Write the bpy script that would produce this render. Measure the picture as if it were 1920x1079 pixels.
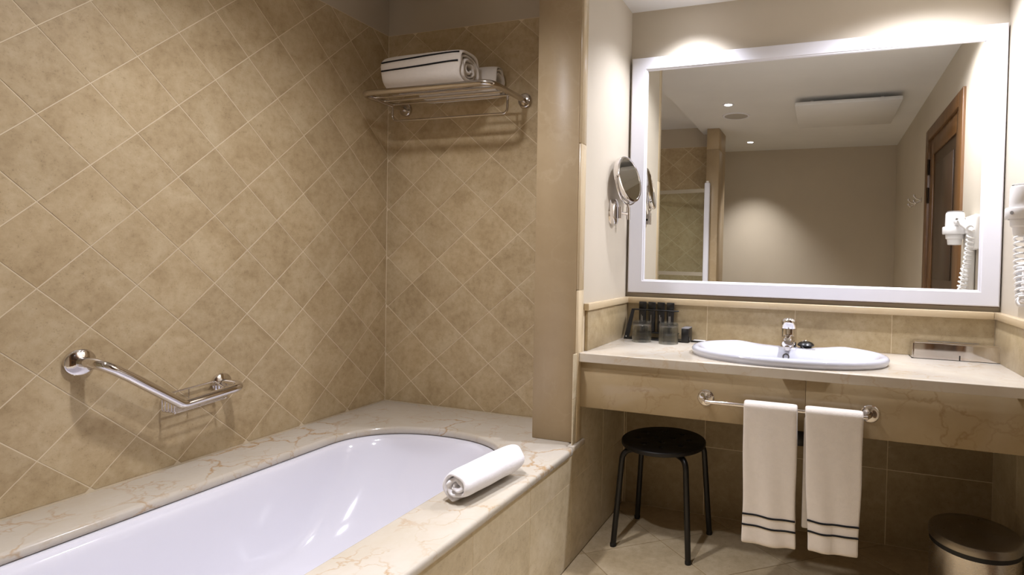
import bpy, bmesh, math, random
from mathutils import Vector, Matrix, noise
random.seed(7)
for o in list(bpy.data.objects): bpy.data.objects.remove(o)
SC = bpy.context.scene
COL = SC.collection
PI = math.pi

# ------------------------------------------------------------------ key sizes (metres)
XN = 1.212      # face of the nook's left wall, and of the tub apron
XR = 2.868      # right wall
YM = 0.343      # mirror wall
YO = -3.43      # wall behind the camera
YF = -2.50      # foot end wall of the tub
ZC = 2.498      # ceiling
ZA = 2.568      # ceiling over the tub alcove
ZT = 2.378      # top of the wall tiles
ZD = 0.487      # tub deck
ZK = 0.859      # counter top
YK = -0.250     # counter front

# ------------------------------------------------------------------ camera
F, PX, PY = 1057.59, 1188.26, 508.51
cam = bpy.data.cameras.new('camera'); cam_o = bpy.data.objects.new('camera', cam); COL.objects.link(cam_o)
cam.sensor_width = 36; cam.sensor_fit = 'HORIZONTAL'; cam.lens = F / 1920 * 36
cam.shift_x = (960 - PX) / 1920; cam.shift_y = (PY - 539.5) / 1920
cam.clip_start = 0.02
_r = Vector((0.94831792, 0.31664031, 0.02078565)); _u = Vector((-0.02639158, 0.01342557, 0.99956152)); _f = Vector((-0.31622241, 0.94845067, -0.02108835))
M_ = Matrix((( _r.x, _u.x, -_f.x, 2.1567), (_r.y, _u.y, -_f.y, -2.3843), (_r.z, _u.z, -_f.z, 1.2514), (0, 0, 0, 1)))
cam_o.matrix_world = M_
SC.camera = cam_o

# ------------------------------------------------------------------ world, exposure, lamps
w = bpy.data.worlds.new('world'); SC.world = w; w.use_nodes = True
w.node_tree.nodes['Background'].inputs[0].default_value = (0.05, 0.05, 0.05, 1)
w.node_tree.nodes['Background'].inputs[1].default_value = 0.0
SC.view_settings.view_transform = 'Standard'; SC.view_settings.look = 'None'
SC.view_settings.gamma = 1; SC.view_settings.use_curve_mapping = False
SC.view_settings.exposure = 0.0
#        x      y      watts  cone  blend  colour
LAMPS = {
 'basin': (1.54, 0.145, 54, 116, 1.0, (0.88, 0.895, 1.0)),
 'counter': (2.54, -0.050, 124, 152, 1.0, (0.90, 0.905, 1.0)),
 'middle': (1.415, -1.482, 140, 86, 1.0, (0.95, 0.935, 1.0)),
 'rear': (1.413, -2.949, 150, 90, 1.0, (0.95, 0.935, 1.0)),
 'tub': (0.86, -1.10, 92, 148, 1.0, (0.95, 0.935, 1.0)),
}

# ------------------------------------------------------------------ material helpers
def lin(c):
    return tuple(((v / 255) / 12.92 if v / 255 <= 0.04045 else ((v / 255 + 0.055) / 1.055) ** 2.4) for v in c) + (1,)
class NT:
    def __init__(s, name):
        s.m = bpy.data.materials.new(name); s.m.use_nodes = True
        s.t = s.m.node_tree; s.b = s.t.nodes['Principled BSDF']
    def n(s, typ, **kw):
        x = s.t.nodes.new(typ)
        for k, v in kw.items():
            if k[0] == '_': setattr(x, k[1:], v)
            else:
                key = int(k[1:]) if k[0] == 'i' and k[1:].isdigit() else k.replace('__', ' ')
                if hasattr(v, 'links'): s.t.links.new(v, x.inputs[key])
                else: x.inputs[key].default_value = v
        return x
    def l(s, a, b): s.t.links.new(a, b)
    def set(s, **kw):
        for k, v in kw.items():
            k = k.replace('__', ' ')
            if hasattr(v, 'links'): s.l(v, s.b.inputs[k])
            else: s.b.inputs[k].default_value = v
    def math(s, op, a, b=0.5, clamp=False):
        return s.n('ShaderNodeMath', _operation=op, _use_clamp=clamp, i0=a, i1=b).outputs[0]
    def mix(s, f, a, b):
        x = s.n('ShaderNodeMix', _data_type='RGBA')
        for sock, v in ((x.inputs[0], f), (x.inputs[6], a), (x.inputs[7], b)):
            if hasattr(v, 'links'): s.l(v, sock)
            else: sock.default_value = v
        return x.outputs[2]
    def noise(s, vec, scale, detail=4, rough=0.55, dist=0.0):
        x = s.n('ShaderNodeTexNoise', Scale=scale, Detail=detail, Roughness=rough, Distortion=dist)
        s.l(vec, x.inputs['Vector']); return x
    def ramp(s, fac, stops):
        x = s.n('ShaderNodeValToRGB'); s.l(fac, x.inputs[0]); e = x.color_ramp.elements
        while len(e) < len(stops): e.new(0.5)
        for el, (p, c) in zip(e, stops):
            el.position = p; el.color = c if len(c) == 4 else lin(c)
        return x.outputs[0]
    def bump(s, h, strength, dist):
        x = s.n('ShaderNodeBump', Strength=strength, Distance=dist); s.l(h, x.inputs['Height']); s.l(x.outputs[0], s.b.inputs['Normal'])
def simple(name, col, rough=0.5, metal=0.0, **kw):
    t = NT(name); t.set(Base__Color=lin(col), Roughness=rough, Metallic=metal, **kw); return t.m

def mat_tile(name, dark, mid, light, rough=0.42, vary=0.10):
    t = NT(name)
    g = t.n('ShaderNodeNewGeometry').outputs['Position']
    rnd = t.n('ShaderNodeObjectInfo').outputs['Random']
    off = t.n('ShaderNodeVectorMath', _operation='SCALE'); off.inputs[0].default_value = (31, 17, 23); t.l(rnd, off.inputs['Scale'])
    v = t.n('ShaderNodeVectorMath', _operation='ADD', i0=g, i1=off.outputs[0]).outputs[0]
    a = t.noise(v, 6.5, 7, 0.62, 0.6).outputs[0]
    b = t.noise(v, 38, 5, 0.65).outputs[0]
    c = t.noise(v, 210, 3, 0.6).outputs[0]
    f = t.math('ADD', t.math('MULTIPLY', a, 0.62), t.math('MULTIPLY', b, 0.38))
    col = t.ramp(f, [(0.32, dark), (0.5, mid), (0.68, light)])
    pit = t.ramp(t.math('ADD', t.math('MULTIPLY', c, 0.7), t.math('MULTIPLY', b, 0.3)), [(0.33, (1, 1, 1, 1)), (0.43, (0, 0, 0, 1))])
    col = t.mix(t.math('MULTIPLY', pit, 0.42), col, lin(tuple(int(x * 0.72) for x in dark)))
    fleck = t.ramp(t.noise(v, 95, 2, 0.5, 1.2).outputs[0], [(0.70, (0, 0, 0, 1)), (0.76, (1, 1, 1, 1))])
    patch = t.ramp(t.noise(v, 3.1, 3, 0.5).outputs[0], [(0.5, (0, 0, 0, 1)), (0.68, (1, 1, 1, 1))])
    col = t.mix(t.math('MULTIPLY', t.math('MULTIPLY', fleck, patch), 0.55), col, lin((228, 216, 192)))
    val = t.math('ADD', t.math('MULTIPLY', rnd, vary), 1 - vary / 2)
    hsv = t.n('ShaderNodeHueSaturation'); t.l(col, hsv.inputs['Color']); t.l(val, hsv.inputs['Value'])
    t.set(Base__Color=hsv.outputs[0], Roughness=rough); t.b.inputs['Specular IOR Level'].default_value = 0.35
    t.bump(t.math('ADD', b, t.math('MULTIPLY', c, 0.5)), 0.25, 0.0012)
    return t.m
def mat_marble(name, base1, base2, vein, rough=0.12, amount=0.8, scale=4.5):
    t = NT(name)
    g = t.n('ShaderNodeNewGeometry').outputs['Position']
    wn = t.n('ShaderNodeTexNoise', Scale=5.0, Detail=5.0, Roughness=0.6); t.l(g, wn.inputs['Vector'])
    sub = t.n('ShaderNodeVectorMath', _operation='SUBTRACT', i0=wn.outputs['Color']); sub.inputs[1].default_value = (0.5, 0.5, 0.5)
    sc = t.n('ShaderNodeVectorMath', _operation='SCALE', i0=sub.outputs[0]); sc.inputs['Scale'].default_value = 0.22
    v = t.n('ShaderNodeVectorMath', _operation='ADD', i0=g, i1=sc.outputs[0]).outputs[0]
    def veins(s, wdt, mlo):
        vo = t.n('ShaderNodeTexVoronoi', _feature='DISTANCE_TO_EDGE', Scale=s); t.l(v, vo.inputs['Vector'])
        line = t.ramp(vo.outputs['Distance'], [(0.0, (1, 1, 1, 1)), (wdt, (0, 0, 0, 1))])
        msk = t.ramp(t.noise(g, s * 0.75, 3, 0.5).outputs[0], [(mlo, (0, 0, 0, 1)), (mlo + 0.16, (1, 1, 1, 1))])
        return t.math('MULTIPLY', line, msk)
    k = t.math('MAXIMUM', veins(scale, 0.030, 0.42), t.math('MULTIPLY', veins(scale * 2.6, 0.045, 0.46), 0.6))
    cl = t.ramp(t.noise(g, 3.2, 6, 0.6, 0.4).outputs[0], [(0.3, base2), (0.62, base1)])
    fine = t.noise(g, 60, 3).outputs[0]
    cl = t.mix(t.math('MULTIPLY', fine, 0.12), cl, lin(vein))
    t.set(Base__Color=t.mix(t.math('MULTIPLY', k, amount), cl, lin(vein)), Roughness=rough)
    t.b.inputs['Specular IOR Level'].default_value = 0.45
    return t.m
def mat_paint(name, col, rough=0.6, bump=0.05):
    t = NT(name); g = t.n('ShaderNodeNewGeometry').outputs['Position']
    n = t.noise(g, 2.0, 3).outputs[0]
    c2 = tuple(int(x * 0.97) for x in col)
    t.set(Base__Color=t.ramp(n, [(0.3, c2), (0.7, col)]), Roughness=rough)
    t.b.inputs['Specular IOR Level'].default_value = 0.3
    t.bump(t.noise(g, 350, 2).outputs[0], bump, 0.0006)
    return t.m
def mat_terry(name, col):
    t = NT(name); g = t.n('ShaderNodeTexCoord').outputs['Object']
    n = t.noise(g, 520, 2, 0.7).outputs[0]; n2 = t.noise(g, 60, 3).outputs[0]
    t.set(Base__Color=t.ramp(n2, [(0.3, tuple(int(x * 0.985) for x in col)), (0.7, col)]), Roughness=1.0)
    t.b.inputs['Specular IOR Level'].default_value = 0.05
    t.b.inputs['Sheen Weight'].default_value = 0.25; t.b.inputs['Sheen Roughness'].default_value = 0.6
    t.bump(t.math('ADD', n, t.math('MULTIPLY', n2, 0.6)), 0.55, 0.0022)
    return t.m
def mat_brushed(name, col, rough):
    t = NT(name); g = t.n('ShaderNodeTexCoord').outputs['Object']
    mp = t.n('ShaderNodeMapping'); mp.inputs['Scale'].default_value = (60, 60, 900); t.l(g, mp.inputs[0])
    n = t.noise(mp.outputs[0], 1.0, 3).outputs[0]
    t.set(Base__Color=lin(col), Metallic=1.0, Roughness=t.math('ADD', t.math('MULTIPLY', n, 0.14), rough - 0.07))
    t.b.inputs['Anisotropic'].default_value = 0.5
    return t.m
def mat_wood(name, c1, c2):
    t = NT(name); g = t.n('ShaderNodeNewGeometry').outputs['Position']
    mp = t.n('ShaderNodeMapping'); mp.inputs['Scale'].default_value = (22, 22, 1.6); t.l(g, mp.inputs[0])
    n = t.noise(mp.outputs[0], 1.6, 6, 0.6, 0.8).outputs[0]
    t.set(Base__Color=t.ramp(n, [(0.3, c1), (0.7, c2)]), Roughness=0.38)
    return t.m
def mat_emit(name, col, st):
    t = NT(name); t.set(Base__Color=(0.9, 0.9, 0.9, 1)); t.b.inputs['Emission Color'].default_value = col; t.b.inputs['Emission Strength'].default_value = st
    return t.m
def mat_glass(name, tint, k):
    # thin clear glass: mostly see-through, with fresnel reflection
    t = NT(name); out = t.t.nodes['Material Output']
    tr = t.n('ShaderNodeBsdfTransparent', Color=tint); gl = t.n('ShaderNodeBsdfGlossy', Color=(1, 1, 1, 1), Roughness=0.01)
    lw = t.n('ShaderNodeLayerWeight', Blend=0.5).outputs['Facing']; fr = t.math('ADD', t.math('MULTIPLY', t.math('POWER', lw, 4.0), 0.55), 0.035)
    mx = t.n('ShaderNodeMixShader'); t.l(t.math('MULTIPLY', fr, k), mx.inputs[0]); t.l(tr.outputs[0], mx.inputs[1]); t.l(gl.outputs[0], mx.inputs[2])
    t.l(mx.outputs[0], out.inputs[0]); return t.m

MT = mat_tile('wall_tile_stone', (168, 146, 110), (188, 167, 131), (204, 186, 152))
MTL = mat_tile('low_tile_lit', (190, 174, 142), (208, 194, 164), (220, 208, 184), vary=0.06)  # low tile, colour lightened in place of mirror light on the tub apron
MTB = mat_tile('low_tile_shaded', (146, 127, 96), (160, 142, 110), (174, 157, 128), vary=0.06)  # low tile again, shade under the counter put into its colour
MTF = mat_tile('floor_tile_stone', (172, 153, 120), (190, 172, 140), (205, 189, 160), rough=0.38, vary=0.06)
MTS = mat_tile('splash_tile_stone', (160, 141, 107), (176, 158, 124), (190, 174, 143), rough=0.3, vary=0.05)
MGR = mat_paint('grout', (226, 211, 182), 0.8)
MGRF = mat_paint('floor_grout', (150, 130, 98), 0.8)
MDK = mat_marble('deck_marble', (199, 193, 182), (190, 181, 164), (170, 134, 84), 0.14, 0.85, 4.2)
MCT = mat_marble('counter_marble_lit', (208, 201, 189), (199, 189, 172), (186, 156, 112), 0.16, 0.45, 5.0)  # counter marble, strong light on the top put into its paler colour
MPL = mat_marble('pillar_marble', (181, 160, 127), (171, 149, 115), (197, 179, 148), 0.42, 0.35, 3.0)
MJB = mat_marble('jamb_marble', (208, 190, 158), (200, 180, 146), (190, 166, 128), 0.25, 0.35, 3.0)
MPA = mat_paint('beige_paint', (205, 195, 178))
MPB = mat_paint('beige_paint_dark', (196, 184, 164))
MCE = mat_paint('ceiling_paint', (228, 227, 224))
MAP = mat_marble('counter_marble_shaded', (178, 159, 126), (169, 149, 115), (144, 117, 80), 0.16, 0.55, 5.0)  # darker copy of the counter marble, apron shade painted into the colour
MCH = simple('chrome', (226, 222, 220), 0.06, 1.0)
MCHD = simple('satin_chrome', (205, 198, 190), 0.16, 1.0)
MPO = simple('porcelain', (206, 208, 218), 0.06); MPO.node_tree.nodes['Principled BSDF'].inputs['Coat Weight'].default_value = 0.3
MAC = simple('tub_enamel', (220, 219, 227), 0.09)
MTW = mat_terry('terry_white', (244, 242, 244))
MTW2 = mat_terry('terry_cream', (232, 224, 214))
MBK = simple('black_stripe', (14, 15, 20), 0.9)
MST = simple('black_steel', (14, 12, 11), 0.35)
MSP = simple('black_seat_plastic', (16, 12, 11), 0.55)
MFW = mat_paint('white_lacquer', (228, 228, 235), 0.35, 0.02)
MMI = simple('mirror_silver', (236, 236, 232), 0.0, 1.0)
def mat_tumbler(name):
    t = NT(name); out = t.t.nodes['Material Output']
    g = t.n('ShaderNodeBsdfGlass', Color=(0.97, 0.98, 0.975, 1), Roughness=0.0, IOR=1.42); tr = t.n('ShaderNodeBsdfTransparent', Color=(0.95, 0.96, 0.955, 1))
    mx = t.n('ShaderNodeMixShader'); mx.inputs[0].default_value = 0.52; t.l(g.outputs[0], mx.inputs[1]); t.l(tr.outputs[0], mx.inputs[2]); t.l(mx.outputs[0], out.inputs[0]); return t.m
MGL = mat_tumbler('clear_glass')
MGS = mat_glass('screen_glass', (0.93, 0.955, 0.94, 1), 1.0)
MFR = simple('frosted_strip', (170, 160, 140), 0.4)
MBT = simple('black_tube', (22, 20, 20), 0.38)
MBT2 = simple('black_cap', (14, 13, 13), 0.3)
MGY = simple('grey_card', (120, 118, 120), 0.5)
MPR = simple('pale_print', (190, 186, 180), 0.6)
MWP = simple('white_plastic', (238, 236, 234), 0.32)
MWP2 = simple('grey_plastic', (150, 148, 146), 0.45)
MSS = mat_brushed('brushed_steel', (208, 200, 190), 0.26)
MSL = mat_brushed('brushed_lid', (150, 142, 130), 0.30)
MRB = simple('black_rubber', (16, 15, 14), 0.55)
MWD = mat_wood('door_wood', (92, 62, 34), (120, 84, 46))
MWD2 = mat_wood('door_wood_panel', (62, 46, 32), (78, 58, 40))
MBR = simple('dark_hinge', (60, 48, 36), 0.35, 1.0)
MGAP = simple('brown_backing', (92, 62, 44), 0.8)
MSIL = simple('silicone', (224, 218, 206), 0.5)
MEM = mat_emit('lamp_lens', (1.0, 0.97, 0.95, 1), 14)
MHD = simple('overflow_dark', (70, 66, 60), 0.4)

# ------------------------------------------------------------------ object helpers
def link(o, parent=None):
    COL.objects.link(o)
    if parent:
        o.parent = parent
        o.matrix_parent_inverse = Matrix.Translation(-WL(parent))
    return o
def WL(o):
    v = Vector(o.location)
    if o.parent: pass
    return v
def tag(o, label=None, cat=None, group=None, kind=None):
    for k, v in (('label', label), ('category', cat), ('group', group), ('kind', kind)):
        if v: o[k] = v
    return o
def thing(name, label, cat, loc, group=None):
    o = bpy.data.objects.new(name, None); o.location = loc; o.empty_display_size = 0.05; COL.objects.link(o)
    return tag(o, label, cat, group)
def fin(name, bm, mat, parent=None, smooth=False, auto=None):
    me = bpy.data.meshes.new(name); bmesh.ops.recalc_face_normals(bm, faces=bm.faces); bm.to_mesh(me); bm.free()
    if smooth:
        for p in me.polygons: p.use_smooth = True
        if auto is not None:
            me.set_sharp_from_angle(angle=math.radians(auto))
    me.materials.append(mat)
    return link(bpy.data.objects.new(name, me), parent)
def bm_box(bm, x0, x1, y0, y1, z0, z1):
    vs = [bm.verts.new((x, y, z)) for z in (z0, z1) for y in (y0, y1) for x in (x0, x1)]
    fs = [(0, 2, 3, 1), (4, 5, 7, 6), (0, 1, 5, 4), (2, 6, 7, 3), (0, 4, 6, 2), (1, 3, 7, 5)]
    return [bm.faces.new([vs[i] for i in f]) for f in fs]
def box(name, x0, x1, y0, y1, z0, z1, mat, parent=None, bev=0.0, seg=2):
    bm = bmesh.new(); bm_box(bm, x0, x1, y0, y1, z0, z1)
    if bev: bmesh.ops.bevel(bm, geom=bm.edges[:], offset=bev, segments=seg, profile=0.5, affect='EDGES')
    return fin(name, bm, mat, parent, smooth=bool(bev), auto=50 if bev else None)
def boxes(name, lst, mat, parent=None):
    bm = bmesh.new()
    for b in lst: bm_box(bm, *b)
    return fin(name, bm, mat, parent)
def fillet(pts, rad, n=6):
    out = []; pts = [Vector(p) for p in pts]
    for i, p in enumerate(pts):
        if i == 0 or i == len(pts) - 1: out.append(p); continue
        a = (pts[i - 1] - p); b = (pts[i + 1] - p); la, lb = a.length, b.length
        r = rad[i] if isinstance(rad, (list, tuple)) else rad
        a.normalize(); b.normalize(); ang = a.angle(b)
        if ang > PI - 0.02: out.append(p); continue
        d = min(r / math.tan(ang / 2), la * 0.49, lb * 0.49)
        p0, p2 = p + a * d, p + b * d
        for k in range(n + 1):
            t = k / n; out.append(p0 * (1 - t) ** 2 + p * 2 * t * (1 - t) + p2 * t * t)
    return out
def bm_tube(bm, pts, r, seg=12, closed=False, caps=True):
    pts = [Vector(p) for p in pts]; n = len(pts); rings = []
    tang = []
    for i in range(n):
        if closed: t = pts[(i + 1) % n] - pts[i - 1]
        else: t = pts[min(i + 1, n - 1)] - pts[max(i - 1, 0)]
        tang.append(t.normalized())
    ref = Vector((0, 0, 1)) if abs(tang[0].z) < 0.9 else Vector((1, 0, 0))
    nrm = tang[0].cross(ref).normalized()
    for i in range(n):
        if i:
            ax = tang[i - 1].cross(tang[i])
            if ax.length > 1e-7: nrm = Matrix.Rotation(tang[i - 1].angle(tang[i]), 3, ax.normalized()) @ nrm
        bn = tang[i].cross(nrm); rr = r[i] if isinstance(r, (list, tuple)) else r
        rings.append([bm.verts.new(pts[i] + (nrm * math.cos(2 * PI * k / seg) + bn * math.sin(2 * PI * k / seg)) * rr) for k in range(seg)])
    m = n if closed else n - 1
    for i in range(m):
        A, B = rings[i], rings[(i + 1) % n]
        for k in range(seg): bm.faces.new((A[k], A[(k + 1) % seg], B[(k + 1) % seg], B[k]))
    if caps and not closed:
        bm.faces.new(rings[0][::-1]); bm.faces.new(rings[-1])
def tube(name, pts, r, mat, parent=None, seg=12, closed=False):
    bm = bmesh.new(); bm_tube(bm, pts, r, seg, closed); return fin(name, bm, mat, parent, True, 50)
def frame_of(axis):
    z = Vector(axis).normalized(); x = z.cross(Vector((0, 0, 1)) if abs(z.z) < 0.95 else Vector((0, 1, 0))).normalized()
    return Matrix((x, z.cross(x), z)).transposed()
def bm_lathe(bm, prof, seg=32, loc=(0, 0, 0), axis=(0, 0, 1), sx=1, sy=1):
    R = frame_of(axis) if tuple(axis) != (0, 0, 1) else Matrix.Identity(3); loc = Vector(loc); rings = []
    for r, z in prof:
        if r < 1e-6: rings.append([bm.verts.new(loc + R @ Vector((0, 0, z)))])
        else: rings.append([bm.verts.new(loc + R @ Vector((r * sx * math.cos(2 * PI * k / seg), r * sy * math.sin(2 * PI * k / seg), z))) for k in range(seg)])
    for A, B in zip(rings, rings[1:]):
        for k in range(seg):
            q = [A[k % len(A)], A[(k + 1) % len(A)], B[(k + 1) % len(B)], B[k % len(B)]]; u = []
            for v in q:
                if v not in u: u.append(v)
            if len(u) > 2: bm.faces.new(u)
def lathe(name, prof, mat, parent=None, seg=32, loc=(0, 0, 0), axis=(0, 0, 1), sx=1, sy=1, auto=40):
    bm = bmesh.new(); bm_lathe(bm, prof, seg, loc, axis, sx, sy); return fin(name, bm, mat, parent, True, auto)
def loft(name, loops, mat, parent=None, cap=True, smooth=True, auto=None, capstart=False):
    bm = bmesh.new(); R = [[bm.verts.new(p) for p in L] for L in loops]; n = len(loops[0])
    for A, B in zip(R, R[1:]):
        for k in range(n): bm.faces.new((A[k], A[(k + 1) % n], B[(k + 1) % n], B[k]))
    if cap: bm.faces.new(R[-1])
    if capstart: bm.faces.new(R[0][::-1])
    return fin(name, bm, mat, parent, smooth, auto)
def plate(name, outer, holes, z0, z1, bev, mat, parent=None, xf=None, res=3):
    cu = bpy.data.curves.new(name, 'CURVE'); cu.dimensions = '2D'; cu.fill_mode = 'BOTH'
    for pts in [outer] + holes:
        s = cu.splines.new('POLY'); s.points.add(len(pts) - 1); s.use_cyclic_u = True
        for p, q in zip(s.points, pts): p.co = (q[0], q[1], 0, 1)
    cu.extrude = (z1 - z0) / 2 - bev; cu.bevel_depth = bev; cu.bevel_resolution = res; cu.offset = -bev
    tmp = bpy.data.objects.new('tmp', cu); COL.objects.link(tmp)
    dg = bpy.context.evaluated_depsgraph_get(); me = bpy.data.meshes.new_from_object(tmp.evaluated_get(dg))
    bpy.data.objects.remove(tmp); bpy.data.curves.remove(cu)
    bm = bmesh.new(); bm.from_mesh(me); bpy.data.meshes.remove(me)
    bmesh.ops.remove_doubles(bm, verts=bm.verts, dist=1e-5)
    for v in bm.verts:
        v.co.z += (z0 + z1) / 2
        if xf: v.co = xf @ v.co
    return fin(name, bm, mat, parent, True, 35)

# ---- tiles: clip each cell of a lattice to a rectangle, one object per tile
def clip(poly, rect):
    u0, u1, v0, v1 = rect
    for ax, lim, sg in ((0, u0, 1), (0, u1, -1), (1, v0, 1), (1, v1, -1)):
        out = []
        for i in range(len(poly)):
            a, b = poly[i - 1], poly[i]; da, db = (a[ax] - lim) * sg, (b[ax] - lim) * sg
            if da * db < 0:
                t = da / (da - db); out.append((a[0] + (b[0] - a[0]) * t, a[1] + (b[1] - a[1]) * t))
            if db >= 0: out.append(b)
        poly = out
        if len(poly) < 3: return []
    return poly
def inset(poly, d):
    n = len(poly); out = []
    for i in range(n):
        p, a, b = Vector(poly[i]), Vector(poly[i - 1]), Vector(poly[(i + 1) % n])
        e1, e2 = (p - a), (b - p)
        if e1.length < 1e-6 or e2.length < 1e-6: continue
        e1.normalize(); e2.normalize(); n1, n2 = Vector((-e1.y, e1.x)), Vector((-e2.y, e2.x))
        k = 1 + n1.dot(n2)
        if k < 0.15: continue
        out.append(tuple(p + (n1 + n2) * (d / k)))
    return out
def area(p): return 0.5 * sum(p[i - 1][0] * p[i][1] - p[i][0] * p[i - 1][1] for i in range(len(p)))
def tile_mesh(poly, gap, ch, th, frame):
    A = inset(poly, gap / 2); B = inset(poly, gap / 2 + ch)
    if len(A) < 3 or len(A) != len(B) or area(B) < 2e-4: return None
    O, U, V, N = frame; n = len(A)
    vs = [O + U * p[0] + V * p[1] - N * th for p in A] + [O + U * p[0] + V * p[1] - N * ch for p in A] + [O + U * p[0] + V * p[1] for p in B]
    fs = [[2 * n + i for i in range(n)]]
    for k in range(2):
        for i in range(n):
            j = (i + 1) % n; fs.append([k * n + i, k * n + j, (k + 1) * n + j, (k + 1) * n + i])
    me = bpy.data.meshes.new('tile'); me.from_pydata(vs, [], fs); me.update(); return me
def tile_field(parent, frame, rect, cells, mat, gap=0.003, ch=0.0006, th=0.006, name='tile'):
    """cells: list of convex ccw polygons in (u, v)"""
    O, U, V, N = [Vector(x) for x in frame]; Z = Vector((0, 0, 0)); shared = {}
    flip = U.cross(V).dot(N) < 0
    for poly in cells:
        c = clip(poly, rect)
        if len(c) < 3: continue
        if area(c) < 3e-4: continue
        cx, cy = poly[0]
        whole = all(abs(a - b) < 1e-6 for p in poly for a, b in [(p[0], min(max(p[0], rect[0]), rect[1])), (p[1], min(max(p[1], rect[2]), rect[3]))])
        loc = [(p[0] - cx, p[1] - cy) for p in (poly if whole else c)]
        key = tuple((round(p[0], 4), round(p[1], 4)) for p in loc)
        me = shared.get(key)
        if me is None:
            me = tile_mesh(loc, gap, ch, th, (Z, U, V, N))
            if me is None: continue
            if flip: me.flip_normals()
            me.materials.append(mat); shared[key] = me
        o = bpy.data.objects.new(name, me); COL.objects.link(o); o.parent = parent
        o.matrix_parent_inverse = Matrix.Translation(-WL(parent))
        jig = random.uniform(-0.0001, 0.0005)
        o.location = O + U * cx + V * cy + N * jig
def diamonds(u0, v0, hu, hv, rect):
    out = []
    for i in range(-60, 60):
        for j in range(-60, 60):
            u, v = u0 + (i + j) * hu, v0 + (i - j) * hv
            if rect[0] - 2 * hu < u < rect[1] + 2 * hu and rect[2] - 2 * hv < v < rect[3] + 2 * hv:
                out.append([(u, v), (u + hu, v - hv), (u + 2 * hu, v), (u + hu, v + hv)])
    return out
def grid(us, vs):
    return [[(a, c), (b, c), (b, d), (a, d)] for a, b in zip(us, us[1:]) for c, d in zip(vs, vs[1:])]

# ================================================================== THE ROOM
def struct(o): o['kind'] = 'structure'; return o
# floor
fl = struct(box('floor', 0, 2.98, YO, YM + 0.1, -0.12, -0.002, MGRF))
tile_field(fl, ((0, 0, 0), (1, 0, 0), (0, 1, 0), (0, 0, 1)), (XN, XR, YO, YM), diamonds(1.236, -0.198, 0.270, 0.218, (XN, XR, YO, YM)), MTF, gap=0.004, ch=0.001, name='floor_tile')
tile_field(fl, ((0, 0, 0), (1, 0, 0), (0, 1, 0), (0, 0, 1)), (0.004, XN, YO, YF - 0.11), diamonds(1.236, -0.198, 0.270, 0.218, (0.004, XN, YO, YF - 0.11)), MTF, gap=0.004, ch=0.001, name='floor_tile')
ce = struct(boxes('ceiling', [(1.012, 3.0, YO - 0.15, YM + 0.15, ZC, ZC + 0.16), (-0.15, 1.012, YO - 0.15, YM + 0.15, ZA, ZC + 0.16)], MCE))
# left wall with diagonal tiles
wl = struct(box('wall_left', -0.12, -0.0008, YO, 0.12, 0, ZA, MGR))
rect = (YF, 0.0, ZD, ZT)
tile_field(wl, ((0, 0, 0), (0, 1, 0), (0, 0, 1), (1, 0, 0)), rect, diamonds(-1.3818, 1.6338, 0.1261, 0.1261, rect), MT, name='wall_tile')
box('plaster', -0.01, 0.0, YF, 0.0, ZT + 0.001, ZA, MPB, wl)
# tub end wall with diagonal tiles
box('plaster', -0.01, 0.004, YO, YF - 0.11, 0, ZA, MPA, wl)
we = struct(box('wall_end', -0.1, 1.03, 0.0008, 0.343, 0, ZA, MGR))
rect = (0.0, 1.02, ZD, ZT)
tile_field(we, ((0, 0, 0), (1, 0, 0), (0, 0, 1), (0, -1, 0)), rect, diamonds(0.165, 1.3572, 0.1523, 0.1261, rect), MT, name='wall_tile')
box('plaster', 0.0, 1.012, 0.0, 0.01, ZT + 0.001, ZA, MPB, we)
box('corner_bead', -0.0005, 0.0022, -0.0022, 0.0005, ZD, ZT, MGR, we)
# foot end wall (seen in the big mirror)
wf = struct(boxes('wall_foot', [(-0.1, 1.19, YF - 0.10, YF - 0.0008, 0, ZC), (-0.1, 1.012, YF - 0.10, YF - 0.0008, ZC, ZA)], MGR))
rect = (0.0, 1.09, ZD, ZT)
tile_field(wf, ((0, YF, 0), (1, 0, 0), (0, 0, 1), (0, 1, 0)), rect, diamonds(0.10, 1.45, 0.1523, 0.1261, rect), MT, name='wall_tile')
box('plaster', 0.0, 1.012, YF - 0.01, YF, ZT + 0.001, ZA, MPB, wf); box('plaster', 1.012, 1.09, YF - 0.01, YF, ZT + 0.001, ZC, MPB, wf)
box('plaster', 0.0, 1.19, YF - 0.11, YF - 0.10, 0, ZC, MPA, wf); box('plaster', 1.19, XN, YF - 0.11, YF, 0, ZC, MPL, wf)
for z0, z1 in ((ZD, 2.30), (2.302, ZC)):
    box('marble_slab', 1.095, XN, YF, -2.26, z0, z1, MPL, wf, 0.002, 1)
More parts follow.
